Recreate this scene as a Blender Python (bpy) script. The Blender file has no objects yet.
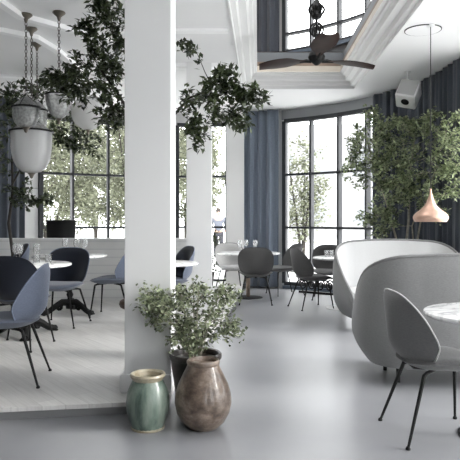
import bpy, bmesh, math, random
from math import sin, cos, pi, radians, sqrt, atan2
from mathutils import Vector, Matrix
random.seed(7)
scene = bpy.context.scene
COL = scene.collection
F, HZ, H = 600.0, 219.0, 1.3            # focal length in pixels, horizon row, eye height
def at(px, py, d):                        # a point of the place seen at a pixel, at depth d
    return Vector(((px - 230) * d / F, d, H - (py - HZ) * d / F))
def lin(c):
    return tuple(((v / 255) / 12.92 if v / 255 <= .04045 else ((v / 255 + .055) / 1.055) ** 2.4) for v in c)
def lerp(a, b, t): return a + (b - a) * t
def sm(t): t = max(0, min(1, t)); return t * t * (3 - 2 * t)

# ------------------------------------------------------------------ materials
def mat(name, col, rough=.6, metal=0, spec=.5, noise=None, bump=None, sheen=0, coat=0):
    m = bpy.data.materials.new(name); m.use_nodes = True
    nt = m.node_tree; b = nt.nodes['Principled BSDF']
    b.inputs['Base Color'].default_value = (*col, 1)
    b.inputs['Roughness'].default_value = rough
    b.inputs['Metallic'].default_value = metal
    b.inputs['Specular IOR Level'].default_value = spec
    b.inputs['Sheen Weight'].default_value = sheen
    b.inputs['Coat Weight'].default_value = coat
    tc = nt.nodes.new('ShaderNodeTexCoord')
    if noise:                               # (scale, amount, detail)
        n = nt.nodes.new('ShaderNodeTexNoise'); n.inputs['Scale'].default_value = noise[0]
        n.inputs['Detail'].default_value = noise[2] if len(noise) > 2 else 4
        nt.links.new(tc.outputs['Object'], n.inputs['Vector'])
        r = nt.nodes.new('ShaderNodeValToRGB')
        r.color_ramp.elements[0].position = .3; r.color_ramp.elements[1].position = .7
        k = noise[1]
        r.color_ramp.elements[0].color = (*[v * (1 - k) for v in col], 1)
        r.color_ramp.elements[1].color = (*[min(1, v * (1 + k)) for v in col], 1)
        nt.links.new(n.outputs['Fac'], r.inputs['Fac']); nt.links.new(r.outputs['Color'], b.inputs['Base Color'])
    if bump:                                # (scale, strength)
        n = nt.nodes.new('ShaderNodeTexNoise'); n.inputs['Scale'].default_value = bump[0]
        nt.links.new(tc.outputs['Object'], n.inputs['Vector'])
        bp = nt.nodes.new('ShaderNodeBump'); bp.inputs['Strength'].default_value = bump[1]; bp.inputs['Distance'].default_value = .01
        nt.links.new(n.outputs['Fac'], bp.inputs['Height']); nt.links.new(bp.outputs['Normal'], b.inputs['Normal'])
    return m

def fabric(name, col, k=.12):
    m = mat(name, col, .95, spec=.15, sheen=.25)
    nt = m.node_tree; b = nt.nodes['Principled BSDF']
    tc = nt.nodes.new('ShaderNodeTexCoord')
    mp = nt.nodes.new('ShaderNodeMapping'); mp.inputs['Scale'].default_value = (60, 60, 420)
    n = nt.nodes.new('ShaderNodeTexNoise'); n.inputs['Scale'].default_value = 1.0; n.inputs['Detail'].default_value = 3
    nt.links.new(tc.outputs['Object'], mp.inputs['Vector']); nt.links.new(mp.outputs['Vector'], n.inputs['Vector'])
    r = nt.nodes.new('ShaderNodeValToRGB')
    r.color_ramp.elements[0].position = .35; r.color_ramp.elements[1].position = .65
    r.color_ramp.elements[0].color = (*[v * (1 - k) for v in col], 1); r.color_ramp.elements[1].color = (*[v * (1 + k) for v in col], 1)
    nt.links.new(n.outputs['Fac'], r.inputs['Fac']); nt.links.new(r.outputs['Color'], b.inputs['Base Color'])
    bp = nt.nodes.new('ShaderNodeBump'); bp.inputs['Strength'].default_value = .15; bp.inputs['Distance'].default_value = .004
    nt.links.new(n.outputs['Fac'], bp.inputs['Height']); nt.links.new(bp.outputs['Normal'], b.inputs['Normal'])
    return m

def leafmat(name, c1, c2, trans=.3, rough=.5):
    m = bpy.data.materials.new(name); m.use_nodes = True
    nt = m.node_tree; b = nt.nodes['Principled BSDF']; out = nt.nodes['Material Output']
    g = nt.nodes.new('ShaderNodeNewGeometry')
    r = nt.nodes.new('ShaderNodeValToRGB')
    r.color_ramp.elements[0].color = (*c1, 1); r.color_ramp.elements[1].color = (*c2, 1)
    nt.links.new(g.outputs['Random Per Island'], r.inputs['Fac'])
    nt.links.new(r.outputs['Color'], b.inputs['Base Color'])
    b.inputs['Roughness'].default_value = rough
    t = nt.nodes.new('ShaderNodeBsdfTranslucent'); nt.links.new(r.outputs['Color'], t.inputs['Color'])
    mx = nt.nodes.new('ShaderNodeMixShader'); mx.inputs['Fac'].default_value = trans
    nt.links.new(b.outputs['BSDF'], mx.inputs[1]); nt.links.new(t.outputs['BSDF'], mx.inputs[2])
    nt.links.new(mx.outputs['Shader'], out.inputs['Surface'])
    return m

def glassmat(name, tint=(1, 1, 1), body=0.0, gloss=.12, rough=.02, bodycol=(.8, .8, .8), noise=None, var=.3):
    """clear to frosted glass: transparent body with a reflecting skin"""
    m = bpy.data.materials.new(name); m.use_nodes = True
    nt = m.node_tree; out = nt.nodes['Material Output']
    nt.nodes.remove(nt.nodes['Principled BSDF'])
    tr = nt.nodes.new('ShaderNodeBsdfTransparent'); tr.inputs['Color'].default_value = (*tint, 1)
    df = nt.nodes.new('ShaderNodeBsdfDiffuse'); df.inputs['Color'].default_value = (*bodycol, 1)
    tl = nt.nodes.new('ShaderNodeBsdfTranslucent'); tl.inputs['Color'].default_value = (*bodycol, 1)
    a = nt.nodes.new('ShaderNodeMixShader'); a.inputs['Fac'].default_value = .68
    nt.links.new(df.outputs[0], a.inputs[1]); nt.links.new(tl.outputs[0], a.inputs[2])
    b = nt.nodes.new('ShaderNodeMixShader'); b.inputs['Fac'].default_value = body
    nt.links.new(tr.outputs[0], b.inputs[1]); nt.links.new(a.outputs[0], b.inputs[2])
    if noise:
        tc = nt.nodes.new('ShaderNodeTexCoord'); n = nt.nodes.new('ShaderNodeTexNoise'); n.inputs['Scale'].default_value = noise
        nt.links.new(tc.outputs['Object'], n.inputs['Vector'])
        mr = nt.nodes.new('ShaderNodeMapRange'); mr.inputs['From Min'].default_value = .35; mr.inputs['From Max'].default_value = .65
        mr.inputs['To Min'].default_value = max(0, body - var); mr.inputs['To Max'].default_value = min(1, body + var)
        nt.links.new(n.outputs['Fac'], mr.inputs['Value']); nt.links.new(mr.outputs['Result'], b.inputs['Fac'])
    gl = nt.nodes.new('ShaderNodeBsdfGlossy'); gl.inputs['Roughness'].default_value = rough
    fr = nt.nodes.new('ShaderNodeLayerWeight'); fr.inputs['Blend'].default_value = gloss
    c = nt.nodes.new('ShaderNodeMixShader')
    nt.links.new(fr.outputs['Fresnel'], c.inputs['Fac'])
    nt.links.new(b.outputs[0], c.inputs[1]); nt.links.new(gl.outputs[0], c.inputs[2])
    nt.links.new(c.outputs[0], out.inputs['Surface'])
    return m

M = {}
M['white'] = mat('white_paint', (.76, .76, .755), .55, noise=(1.5, .015))
M['ceil'] = mat('ceiling_paint', (.84, .84, .84), .8, noise=(.8, .015))
M['batten'] = mat('batten_lit_white', (.93, .93, .93), .6)  # whiter than the ceiling, imitating light caught on the beam edges
M['greyband'] = mat('grey_paint', (.12, .13, .14), .6)
M['frame'] = mat('window_frame_paint', (.04, .042, .047), .55, spec=.3)
M['framelight'] = mat('blue_grey_frame', (.10, .13, .17), .45)
M['pane'] = glassmat('window_glass', (.97, .98, .98), 0, .05, .01)
M['beige'] = mat('raw_wood', lin((188, 180, 168)), .7, noise=(3, .12))
M['brownwood'] = mat('brown_wood', lin((120, 104, 92)), .7, noise=(4, .25))
M['curtain'] = fabric('blue_grey_curtain', (.20, .235, .29), .18)
M['curtain_dark'] = fabric('slate_curtain', (.085, .095, .115), .15)
M['black'] = mat('black_metal', (.008, .008, .008), .5, spec=.25)
M['iron'] = mat('cast_iron', (.007, .007, .007), .55, spec=.25, noise=(12, .3))
M['blue'] = fabric('slate_blue_wool', (.115, .135, .185))
M['navy'] = fabric('navy_velvet', (.013, .016, .025))
M['midblue'] = fabric('blue_seat_wool', (.075, .09, .13))
M['grey'] = fabric('grey_wool', (.13, .13, .13))
M['darkgrey'] = fabric('charcoal_wool', (.085, .083, .083))
M['lightgrey'] = fabric('light_grey_wool', (.42, .42, .42))
M['piping'] = fabric('pale_piping', (.50, .50, .49))
M['greypiping'] = fabric('dark_piping', (.07, .07, .07))
M['bluepiping'] = fabric('blue_piping', (.16, .19, .26))
M['sofaout'] = fabric('sofa_outer_wool', (.21, .21, .21), .1)
M['sofain'] = fabric('sofa_inner_wool', (.56, .56, .56), .03)
M['copper'] = mat('brushed_copper', (.60, .40, .31), .45, metal=.8, noise=(14, .12))
M['bronze'] = mat('bronze_blade', (.022, .012, .010), .6, spec=.2, noise=(8, .3))
M['brass'] = mat('aged_brass', (.17, .15, .125), .42, metal=.7)
M['chainm'] = mat('dull_nickel', (.12, .11, .10), .45, metal=.7)
M['oak'] = mat('oak_pole', lin((130, 112, 98)), .5, noise=(10, .2))
M['plaster'] = mat('speaker_white', (.78, .78, .78), .5)
M['frost'] = glassmat('frosted_glass', (.98, .98, .98), .60, .22, .10, (.97, .97, .97))
M['opal'] = glassmat('opal_glass', (.95, .95, .95), .88, .15, .1, (.92, .92, .91))
M['mottle'] = glassmat('mottled_glass', (.93, .93, .93), .42, .32, .06, (.97, .98, .97), 40, .10)
M['clear'] = glassmat('table_glass', (.96, .96, .96), .22, .2, .05, (.92, .93, .93))  # white body mixed in to imitate highlights on the clear glass
M['bark'] = mat('bark', (.035, .03, .025), .85, noise=(20, .35), bump=(60, .4))
M['palebark'] = mat('pale_bark', (.36, .33, .27), .8, noise=(24, .3), bump=(60, .4))
M['soil'] = mat('soil', (.03, .024, .018), .95, noise=(40, .4))
M['leafdark'] = leafmat('fig_leaves', (.012, .019, .009), (.075, .10, .042), .2, .42)
M['leaf'] = leafmat('ficus_leaves', (.045, .07, .028), (.47, .54, .32), .3)
M['leafpale'] = leafmat('shrub_leaves', (.04, .055, .027), (.42, .47, .30), .2)
M['leafout'] = leafmat('street_leaves', (.085, .095, .06), (.28, .295, .205), .35)
M['linen'] = mat('white_linen', (.85, .85, .84), .9)
M['leather'] = mat('black_leather', (.005, .005, .005), .6, spec=.25)
M['skin'] = mat('skin', (.45, .30, .23), .6)
M['jacket'] = mat('jacket_cloth', (.13, .14, .17), .9)
M['trousers'] = mat('trouser_cloth', (.05, .05, .06), .9)
M['hair'] = mat('hair', (.05, .04, .035), .8)
M['facade'] = mat('pale_facade', (.30, .30, .305), .9)
M['darkglass'] = mat('facade_window', (.20, .21, .22), .3)
M['pave'] = mat('street_paving', (.70, .70, .69), .9, noise=(1.2, .1))

def resin():
    m = mat('grey_resin_floor', (.37, .375, .385), .34, spec=.5)
    nt = m.node_tree; b = nt.nodes['Principled BSDF']
    tc = nt.nodes.new('ShaderNodeTexCoord')
    n = nt.nodes.new('ShaderNodeTexNoise'); n.inputs['Scale'].default_value = .9; n.inputs['Detail'].default_value = 5
    nt.links.new(tc.outputs['Object'], n.inputs['Vector'])
    r = nt.nodes.new('ShaderNodeValToRGB')
    r.color_ramp.elements[0].position = .3; r.color_ramp.elements[1].position = .7
    r.color_ramp.elements[0].color = (.225, .228, .242, 1); r.color_ramp.elements[1].color = (.30, .303, .315, 1)
    nt.links.new(n.outputs['Fac'], r.inputs['Fac']); nt.links.new(r.outputs['Color'], b.inputs['Base Color'])
    mr = nt.nodes.new('ShaderNodeMapRange'); mr.inputs['To Min'].default_value = .26; mr.inputs['To Max'].default_value = .40
    nt.links.new(n.outputs['Fac'], mr.inputs['Value']); nt.links.new(mr.outputs['Result'], b.inputs['Roughness'])
    return m
M['resin'] = resin()
def planks():
    m = mat('whitewashed_planks', (.66, .65, .63), .55, spec=.4)
    nt = m.node_tree; b = nt.nodes['Principled BSDF']
    tc = nt.nodes.new('ShaderNodeTexCoord')
    mp = nt.nodes.new('ShaderNodeMapping'); mp.inputs['Rotation'].default_value = (0, 0, radians(52))
    nt.links.new(tc.outputs['Object'], mp.inputs['Vector'])
    br = nt.nodes.new('ShaderNodeTexBrick')
    br.inputs['Color1'].default_value = (.64, .63, .615, 1); br.inputs['Color2'].default_value = (.57, .56, .55, 1)
    br.inputs['Mortar'].default_value = (.52, .51, .50, 1); br.inputs['Scale'].default_value = 1
    br.inputs['Mortar Size'].default_value = .0035; br.inputs['Brick Width'].default_value = 1.3; br.inputs['Row Height'].default_value = .13
    nt.links.new(mp.outputs['Vector'], br.inputs['Vector'])
    n = nt.nodes.new('ShaderNodeTexNoise'); n.inputs['Scale'].default_value = 1; n.inputs['Detail'].default_value = 6
    m2 = nt.nodes.new('ShaderNodeMapping'); m2.inputs['Scale'].default_value = (3, 45, 1)
    nt.links.new(mp.outputs['Vector'], m2.inputs['Vector']); nt.links.new(m2.outputs['Vector'], n.inputs['Vector'])
    mx = nt.nodes.new('ShaderNodeMix'); mx.data_type = 'RGBA'; mx.blend_type = 'MULTIPLY'; mx.inputs['Factor'].default_value = .35
    r = nt.nodes.new('ShaderNodeValToRGB'); r.color_ramp.elements[0].color = (.6, .59, .58, 1)
    r.color_ramp.elements[0].position = .25; r.color_ramp.elements[1].position = .6
    nt.links.new(n.outputs['Fac'], r.inputs['Fac'])
    nt.links.new(br.outputs['Color'], mx.inputs['A']); nt.links.new(r.outputs['Color'], mx.inputs['B'])
    nt.links.new(mx.outputs['Result'], b.inputs['Base Color'])
    return m
M['planks'] = planks()
def boards():
    m = mat('white_boarding', (.72, .72, .71), .6)
    nt = m.node_tree; b = nt.nodes['Principled BSDF']
    tc = nt.nodes.new('ShaderNodeTexCoord')
    w = nt.nodes.new('ShaderNodeTexWave'); w.bands_direction = 'Z'; w.inputs['Scale'].default_value = 2.6; w.inputs['Distortion'].default_value = .2
    nt.links.new(tc.outputs['Object'], w.inputs['Vector'])
    r = nt.nodes.new('ShaderNodeValToRGB'); r.color_ramp.elements[0].color = (.62, .62, .62, 1); r.color_ramp.elements[1].color = (.72, .72, .71, 1)
    r.color_ramp.elements[0].position = .0; r.color_ramp.elements[1].position = .12
    nt.links.new(w.outputs['Fac'], r.inputs['Fac']); nt.links.new(r.outputs['Color'], b.inputs['Base Color'])
    return m
M['boards'] = boards()
def marble():
    m = mat('white_marble', (.85, .85, .85), .18, spec=.5)
    nt = m.node_tree; b = nt.nodes['Principled BSDF']
    tc = nt.nodes.new('ShaderNodeTexCoord')
    n = nt.nodes.new('ShaderNodeTexNoise'); n.inputs['Scale'].default_value = 2.2; n.inputs['Detail'].default_value = 7; n.inputs['Distortion'].default_value = 1.6
    nt.links.new(tc.outputs['Object'], n.inputs['Vector'])
    r = nt.nodes.new('ShaderNodeValToRGB')
    e = r.color_ramp.elements
    e[0].position = .46; e[0].color = (.86, .86, .855, 1); e[1].position = .54; e[1].color = (.86, .86, .855, 1)
    v = e.new(.5); v.color = (.48, .48, .49, 1)
    nt.links.new(n.outputs['Fac'], r.inputs['Fac']); nt.links.new(r.outputs['Color'], b.inputs['Base Color'])
    return m
M['marble'] = marble()
def glaze(name, cols, rim_z=None):
    m = mat(name, cols[0], .32, coat=.3)
    nt = m.node_tree; b = nt.nodes['Principled BSDF']
    tc = nt.nodes.new('ShaderNodeTexCoord')
    mp = nt.nodes.new('ShaderNodeMapping'); mp.inputs['Scale'].default_value = cols[3]
    nt.links.new(tc.outputs['Object'], mp.inputs['Vector'])
    n = nt.nodes.new('ShaderNodeTexNoise'); n.inputs['Scale'].default_value = 1; n.inputs['Detail'].default_value = 6; n.inputs['Roughness'].default_value = .65
    nt.links.new(mp.outputs['Vector'], n.inputs['Vector'])
    r = nt.nodes.new('ShaderNodeValToRGB'); e = r.color_ramp.elements
    e[0].position = .32; e[0].color = (*cols[0], 1); e[1].position = .72; e[1].color = (*cols[2], 1)
    v = e.new(.5); v.color = (*cols[1], 1)
    nt.links.new(n.outputs['Fac'], r.inputs['Fac']); nt.links.new(r.outputs['Color'], b.inputs['Base Color'])
    bp = nt.nodes.new('ShaderNodeBump'); bp.inputs['Strength'].default_value = .35; bp.inputs['Distance'].default_value = .01
    nt.links.new(n.outputs['Fac'], bp.inputs['Height']); nt.links.new(bp.outputs['Normal'], b.inputs['Normal'])
    return m
M['green'] = glaze('celadon_glaze', ((.055, .085, .07), (.15, .20, .165), (.27, .31, .26), (14, 14, 3)))
M['greenrim'] = glaze('cream_glaze', ((.24, .20, .13), (.42, .37, .27), (.52, .48, .38), (12, 12, 12)))
M['brownpot'] = glaze('brown_stoneware', ((.06, .042, .031), (.15, .11, .084), (.33, .265, .215), (11, 11, 14)))
M['darkpot'] = glaze('dark_stoneware', ((.018, .013, .011), (.035, .026, .022), (.07, .055, .048), (9, 9, 12)))

# ------------------------------------------------------------------ mesh building
class MB:
    def __init__(s): s.v = []; s.f = []
    def add(s, vs, fs):
        o = len(s.v); s.v += [tuple(v) for v in vs]; s.f += [tuple(i + o for i in f) for f in fs]; return s
    def box(s, a, b):
        (x0, y0, z0), (x1, y1, z1) = a, b
        vs = [(x, y, z) for z in (z0, z1) for y in (y0, y1) for x in (x0, x1)]
        return s.add(vs, [(0, 2, 3, 1), (4, 5, 7, 6), (0, 1, 5, 4), (2, 6, 7, 3), (0, 4, 6, 2), (1, 3, 7, 5)])
    def tube(s, pts, rad, n=8, cap=True, closed=False):
        pts = [Vector(p) for p in pts]
        if not hasattr(rad, '__len__'): rad = [rad] * len(pts)
        vs = []; fs = []; N = len(pts); up = None
        for i, p in enumerate(pts):
            a = pts[(i - 1) % N] if (closed or i > 0) else p
            b = pts[(i + 1) % N] if (closed or i < N - 1) else p
            t = (b - a); t = t.normalized() if t.length > 1e-9 else Vector((0, 0, 1))
            if up is None: up = Vector((0, 0, 1)) if abs(t.z) < .9 else Vector((1, 0, 0))
            x = t.cross(up)
            if x.length < 1e-6: x = t.orthogonal()
            x.normalize(); y = x.cross(t).normalized(); up = y
            for k in range(n):
                g = 2 * pi * k / n; vs.append(p + (x * cos(g) + y * sin(g)) * rad[i])
        R = N if closed else N - 1
        for i in range(R):
            for k in range(n):
                j = (i + 1) % N
                fs.append((i * n + k, i * n + (k + 1) % n, j * n + (k + 1) % n, j * n + k))
        if cap and not closed:
            fs.append(tuple(range(n))[::-1]); fs.append(tuple((N - 1) * n + k for k in range(n)))
        return s.add(vs, fs)
    def lathe(s, prof, n=32, c=(0, 0, 0), ribs=None):
        vs = []; fs = []
        for i, (r, z) in enumerate(prof):
            for k in range(n):
                g = 2 * pi * k / n
                rr = r * (1 + (ribs[1] * cos(ribs[0] * g) if ribs else 0))
                vs.append((c[0] + rr * cos(g), c[1] + rr * sin(g), c[2] + z))
        for i in range(len(prof) - 1):
            for k in range(n):
                fs.append((i * n + k, i * n + (k + 1) % n, (i + 1) * n + (k + 1) % n, (i + 1) * n + k))
        if prof[0][0] > 1e-4: fs.append(tuple(range(n))[::-1])
        if prof[-1][0] > 1e-4: fs.append(tuple((len(prof) - 1) * n + k for k in range(n)))
        return s.add(vs, fs)
    def ring(s, c, a0, a1, r0, r1, z0, z1, n=None):
        n = n or max(1, int(abs(a1 - a0) / 2.5) + 1); vs = []; fs = []
        for i in range(n + 1):
            g = radians(lerp(a0, a1, i / n))
            for r, z in ((r0, z0), (r1, z0), (r1, z1), (r0, z1)):
                vs.append((c[0] + r * cos(g), c[1] + r * sin(g), z))
        for i in range(n):
            for k in range(4):
                fs.append((i * 4 + k, i * 4 + (k + 1) % 4, i * 4 + 4 + (k + 1) % 4, i * 4 + 4 + k))
        fs += [(3, 2, 1, 0), tuple(n * 4 + k for k in range(4))]
        return s.add(vs, fs)
    def grid(s, rows, close_u=False):
        m = len(rows[0]); vs = [p for r in rows for p in r]; fs = []
        for i in range(len(rows) - 1):
            for k in range(m if close_u else m - 1):
                fs.append((i * m + k, i * m + (k + 1) % m, (i + 1) * m + (k + 1) % m, (i + 1) * m + k))
        return s.add(vs, fs)
    def build(s, name, m, parent=None, smooth=True, loc=None, fix=True, bevel=0, auto=35):
        me = bpy.data.meshes.new(name); me.from_pydata(s.v, [], s.f); me.update()
        if fix:
            bm = bmesh.new(); bm.from_mesh(me)
            bmesh.ops.remove_doubles(bm, verts=bm.verts, dist=1e-6)
            bmesh.ops.recalc_face_normals(bm, faces=bm.faces)
            if bevel:
                es = [e for e in bm.edges if len(e.link_faces) == 2 and e.calc_face_angle(0) > .6]
                bmesh.ops.bevel(bm, geom=es, offset=bevel, segments=2, affect='EDGES', clamp_overlap=True)
            bm.to_mesh(me); bm.free()
        if smooth:
            me.polygons.foreach_set('use_smooth', [True] * len(me.polygons))
            if auto and fix: me.set_sharp_from_angle(angle=radians(auto))
        me.materials.append(m)
        o = bpy.data.objects.new(name, me); COL.objects.link(o)
        if parent: o.parent = parent
        if loc: o.location = loc
        return o

def tag(o, label, cat, group=None, kind=None):
    o['label'] = label; o['category'] = cat
    if group: o['group'] = group
    if kind: o['kind'] = kind
    return o
def thing(name, label, cat, loc=(0, 0, 0), rz=0, group=None):
    o = bpy.data.objects.new(name, None); COL.objects.link(o)
    o.location = loc; o.rotation_euler = (0, 0, rz); o.empty_display_size = .1
    return tag(o, label, cat, group)
def struct(o, label=None):
    o['kind'] = 'structure'
    if label: o['label'] = label
    return o
def clone(root, label, loc, rz=0, group=None, mats=None):
    def rec(o, par):
        c = o.copy(); COL.objects.link(c)
        if par: c.parent = par
        if mats and o.type == 'MESH' and o.data.materials and o.data.materials[0].name in mats:
            c.material_slots[0].link = 'OBJECT'; c.material_slots[0].material = mats[o.data.materials[0].name]
        for ch in o.children: rec(ch, c)
        return c
    r = rec(root, None); r.location = loc; r.rotation_euler = (0, 0, rz); r['label'] = label
    if group: r['group'] = group
    return r

# ------------------------------------------------------------------ the place: a round room
C = (-.8, 7.97); R = 3.8; CZ = 3.35; PH = .09        # centre and radius of the window wall, ceiling height, platform height
def arc(a, r=R, z=0): return Vector((C[0] + r * cos(radians(a)), C[1] + r * sin(radians(a)), z))
def outline(r, back=-3.2, n=72):
    p = [(C[0] + r * cos(pi * i / n), C[1] + r * sin(pi * i / n)) for i in range(n + 1)]
    return p + [(C[0] - r, back), (C[0] + r, back)]

# floor
def fill(loops, z, name, m, th=0):
    bm = bmesh.new()
    for lp in loops:
        vs = [bm.verts.new((x, y, z)) for x, y in lp]
        for i in range(len(vs)): bm.edges.new((vs[i], vs[(i + 1) % len(vs)]))
    bmesh.ops.triangle_fill(bm, use_beauty=True, edges=bm.edges[:])
    if th:
        r = bmesh.ops.extrude_face_region(bm, geom=bm.faces[:])
        bmesh.ops.translate(bm, verts=[e for e in r['geom'] if isinstance(e, bmesh.types.BMVert)], vec=(0, 0, th))
        bmesh.ops.recalc_face_normals(bm, faces=bm.faces)
    me = bpy.data.meshes.new(name); bm.to_mesh(me); bm.free(); me.materials.append(m)
    o = bpy.data.objects.new(name, me); COL.objects.link(o); return o
struct(fill([outline(R + .1)], 0, 'floor', M['resin'], -.15), 'smooth grey resin floor')
# raised plank platform: edge in front of the column, then back along the colonnade
pl_edge = [(-4.55, 3.33), (-3.2, 3.56), (-1.47, 3.84), (-.69, 3.96), (-.405, 4.0), (-.405, 4.75), (-.05, 7.6), (.02, 8.2), (.26, 11.0), (.27, 11.55)]
pl_arc = [tuple(arc(a, R - .02)[:2]) for a in range(75, 178, 4) if arc(a, R)[0] < .26]
pl = pl_edge + pl_arc
struct(fill([pl], PH, 'floor_platform', M['planks'], -.028), 'raised platform floor of whitewashed planks')
def inset(poly, d):                        # the riser stands back under the lip
    cx = sum(p[0] for p in poly) / len(poly); cy = sum(p[1] for p in poly) / len(poly); out = []
    for x, y in poly:
        l = sqrt((x - cx) ** 2 + (y - cy) ** 2); out.append((x - (x - cx) / l * d, y - (y - cy) / l * d))
    return out
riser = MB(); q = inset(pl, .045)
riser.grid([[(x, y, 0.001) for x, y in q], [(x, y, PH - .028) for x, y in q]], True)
struct(riser.build('trim_platform_riser', mat('riser_shade_grey', (.26, .26, .265), .7), smooth=False), 'riser under the platform edge, painted grey for its shade')  # dark base grey paints in the shade under the lip

# ceiling with the rectangular void
OUT = [(-.16, 3.2), (.18, 9.4), (1.956, 9.4), (1.73, 3.2)]
INN = [(.15, 3.5), (.41, 9.05), (1.66, 9.05), (1.46, 3.5)]
struct(fill([outline(R + .1), OUT], CZ, 'ceiling', M['ceil']), 'white plaster ceiling')
prof = [(0, 3.35), (0, 3.335), (.06, 3.335), (.08, 3.375), (.27, 3.38), (.30, 3.41), (.33, 3.43), (.62, 3.435), (.66, 3.46), (.70, 3.485), (.82, 3.49), (.86, 3.515), (1, 3.52)]
mo = MB(); mo.grid([[(lerp(a[0], b[0], t), lerp(a[1], b[1], t), z) for a, b in zip(OUT, INN)] for t, z in prof], True)
struct(mo.build('trim_void_cornice', M['white'], smooth=False), 'stepped white cornice around the ceiling opening')
def loop(off, z):
    cx, cy = .92, 6.3
    return [(x + (off if x > cx else -off), y + (off if y > cy else -off), z) for x, y in INN]
for nm, m, z0, z1, off in (('trim_void_pale_strip', 'beige', 3.52, 3.61, .01), ('trim_void_brown_strip', 'brownwood', 3.61, 3.68, .03), ('trim_void_grey_band', 'greyband', 3.68, 3.83, .06)):
    w = MB(); w.grid([loop(off, z0), loop(off, z1), loop(off + .05, z1), loop(off + .05, z0)] + [loop(off, z0)], True)
    struct(w.build(nm, M[m], smooth=False))
struct(fill([outline(R + .1), [(p[0], p[1]) for p in loop(.06, 0)]], 3.84, 'floor_upper', M['brownwood']), 'floor of the storey above')
struct(fill([outline(R + .1), [(-.6, 3.6), (-.6, 8.8), (2.2, 8.8), (2.2, 3.6)]], 6.7, 'ceiling_upper', M['ceil']), 'ceiling of the storey above, with an added light opening')  # unseen opening added so daylight falls through the void onto the sofas

# windows: dark steel bars on the round wall
BARS1 = (.10, 1.14, 2.13, 3.13); BARS2 = (4.45, 4.77, 5.75, 6.4)
def window(i, a0, a1, mull, bars, fm='frame'):
    w = bpy.data.objects.new('window_%d' % i, None); COL.objects.link(w); struct(w, 'tall steel framed window with dark glazing bars')
    w.location = (C[0], C[1], 0)
    z0, z1 = bars[0], bars[-1]; o = (0, 0)
    fr = MB()
    for b in bars:
        h = .05 if b in (z0, z1) else .04
        fr.ring(o, a0, a1, R - .05, R + .05, b - h / 2 - (.02 if b == z0 else 0), b + h / 2 + (.02 if b == z1 else 0))
    for a in mull:
        wd = 1.15 if a in (a0, a1) else .62
        fr.ring(o, a - wd / 2, a + wd / 2, R - .06, R + .05, z0, z1, 1)
    fr.build('window_frame', M[fm], w, smooth=False)
    g = MB(); n = 24; g.grid([[tuple(Vector((R * cos(radians(lerp(a0, a1, k / n))), R * sin(radians(lerp(a0, a1, k / n))), z))) for k in range(n + 1)] for z in (z0, z1)])
    g.build('pane', M['pane'], w)
    s = MB(); s.ring(o, a0, a1, R - .12, R + .1, z0 - .1, z0 - .04); s.build('window_sill', M['framelight'], w, smooth=False)
    return w
WIN = [(133.2, 95.5, (133.2, 124, 113.7, 104.2, 95.5)), (93.5, 78.5, (93.5, 78.5)), (61.1, 26, (61.1, 52.8, 43.9, 34.6, 26))]
for i, (a0, a1, ml) in enumerate(WIN):
    window(i + 1, a0, a1, ml, BARS1)
    window(i + 4, a0, a1, ml, BARS2)
window(7, 22, 2, (22, 12, 2), BARS2)
# round wall: piers between windows, head band above, low band below
wl = MB(); o2 = C
solid = [(-2, 26), (61.1, 78.5), (93.5, 95.5), (133.2, 182)]
for a0, a1 in solid: wl.ring(o2, a0, a1, R, R + .18, 0, CZ)
for a0, a1, _ in WIN:
    wl.ring(o2, a1, a0, R, R + .18, BARS1[-1] + .03, CZ)
    wl.ring(o2, a1, a0, R, R + .18, 0, .04)
struct(wl.build('wall_round', M['white'], smooth=False), 'round outer wall with tall windows')
hb = MB(); hb.ring(o2, 20, 62, R - .03, R - .005, 3.165, CZ - .004); struct(hb.build('trim_head_shade', mat('head_shade_grey', (.30, .31, .32), .6), smooth=False), 'grey strip painted as the backlit shade above the tall window')  # grey strip laid over the wall to paint its backlit shade
wu = MB()
for a0, a1 in [(-2, 2), (22, 26), (61.1, 78.5), (93.5, 95.5), (133.2, 182)]: wu.ring(o2, a0, a1, R, R + .18, CZ + .02, 6.7)
for a0, a1 in [(w[1], w[0]) for w in WIN] + [(2, 22)]:
    wu.ring(o2, a0, a1, R, R + .18, 6.43, 6.7); wu.ring(o2, a0, a1, R, R + .18, CZ + .02, 4.42)
struct(wu.build('wall_round_upper', M['white'], smooth=False), 'round wall of the storey above')
su = MB(); su.ring(o2, 0, 180, R - .03, R - .006, 3.85, 4.36); struct(su.build('trim_upper_sill', M['greyband'], smooth=False))
# straight walls towards and behind the viewpoint
def straight(name, x, y0, y1, openings, z1=CZ):
    w = MB(); th = .18; s = 1 if x > C[0] else -1; xa, xb = sorted((x, x + s * th)); y = y0
    for a, b in openings:
        w.box((xa, y, 0), (xb, a, z1)); w.box((xa, a, 0), (xb, b, .06)); w.box((xa, a, 3.27), (xb, b, z1)); y = b
    w.box((xa, y, 0), (xb, y1, z1)); return struct(w.build(name, M['greyband'] if 'left' in name else M['white'], smooth=False))  # unseen left wall painted dark to cut fill light from that side
straight('wall_left', C[0] - R, -3.2, C[1], [])
straight('wall_right', C[0] + R, -3.2, C[1], [(-1.2, .6), (1.5, 7.3)])
def side_window(i, x, y0, y1):
    w = bpy.data.objects.new('window_%d' % i, None); COL.objects.link(w); struct(w, 'steel framed side window with dark glazing bars'); w.location = (x, y0, 0)
    f = MB(); n = round((y1 - y0) / 1.45)
    for z in (.09, 2.13, 3.24): f.box((-.03, 0, z - .03), (.03, y1 - y0, z + .03))
    for k in range(n + 1): y = (y1 - y0 - .06) * k / n; f.box((-.035, y, .06), (.035, y + .06, 3.27))
    f.build('window_frame', M['frame'], w, smooth=False)
    g = MB(); g.add([(0, 0, .06), (0, y1 - y0, .06), (0, y1 - y0, 3.27), (0, 0, 3.27)], [(0, 1, 2, 3)]); g.build('pane', M['pane'], w, smooth=False)
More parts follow.
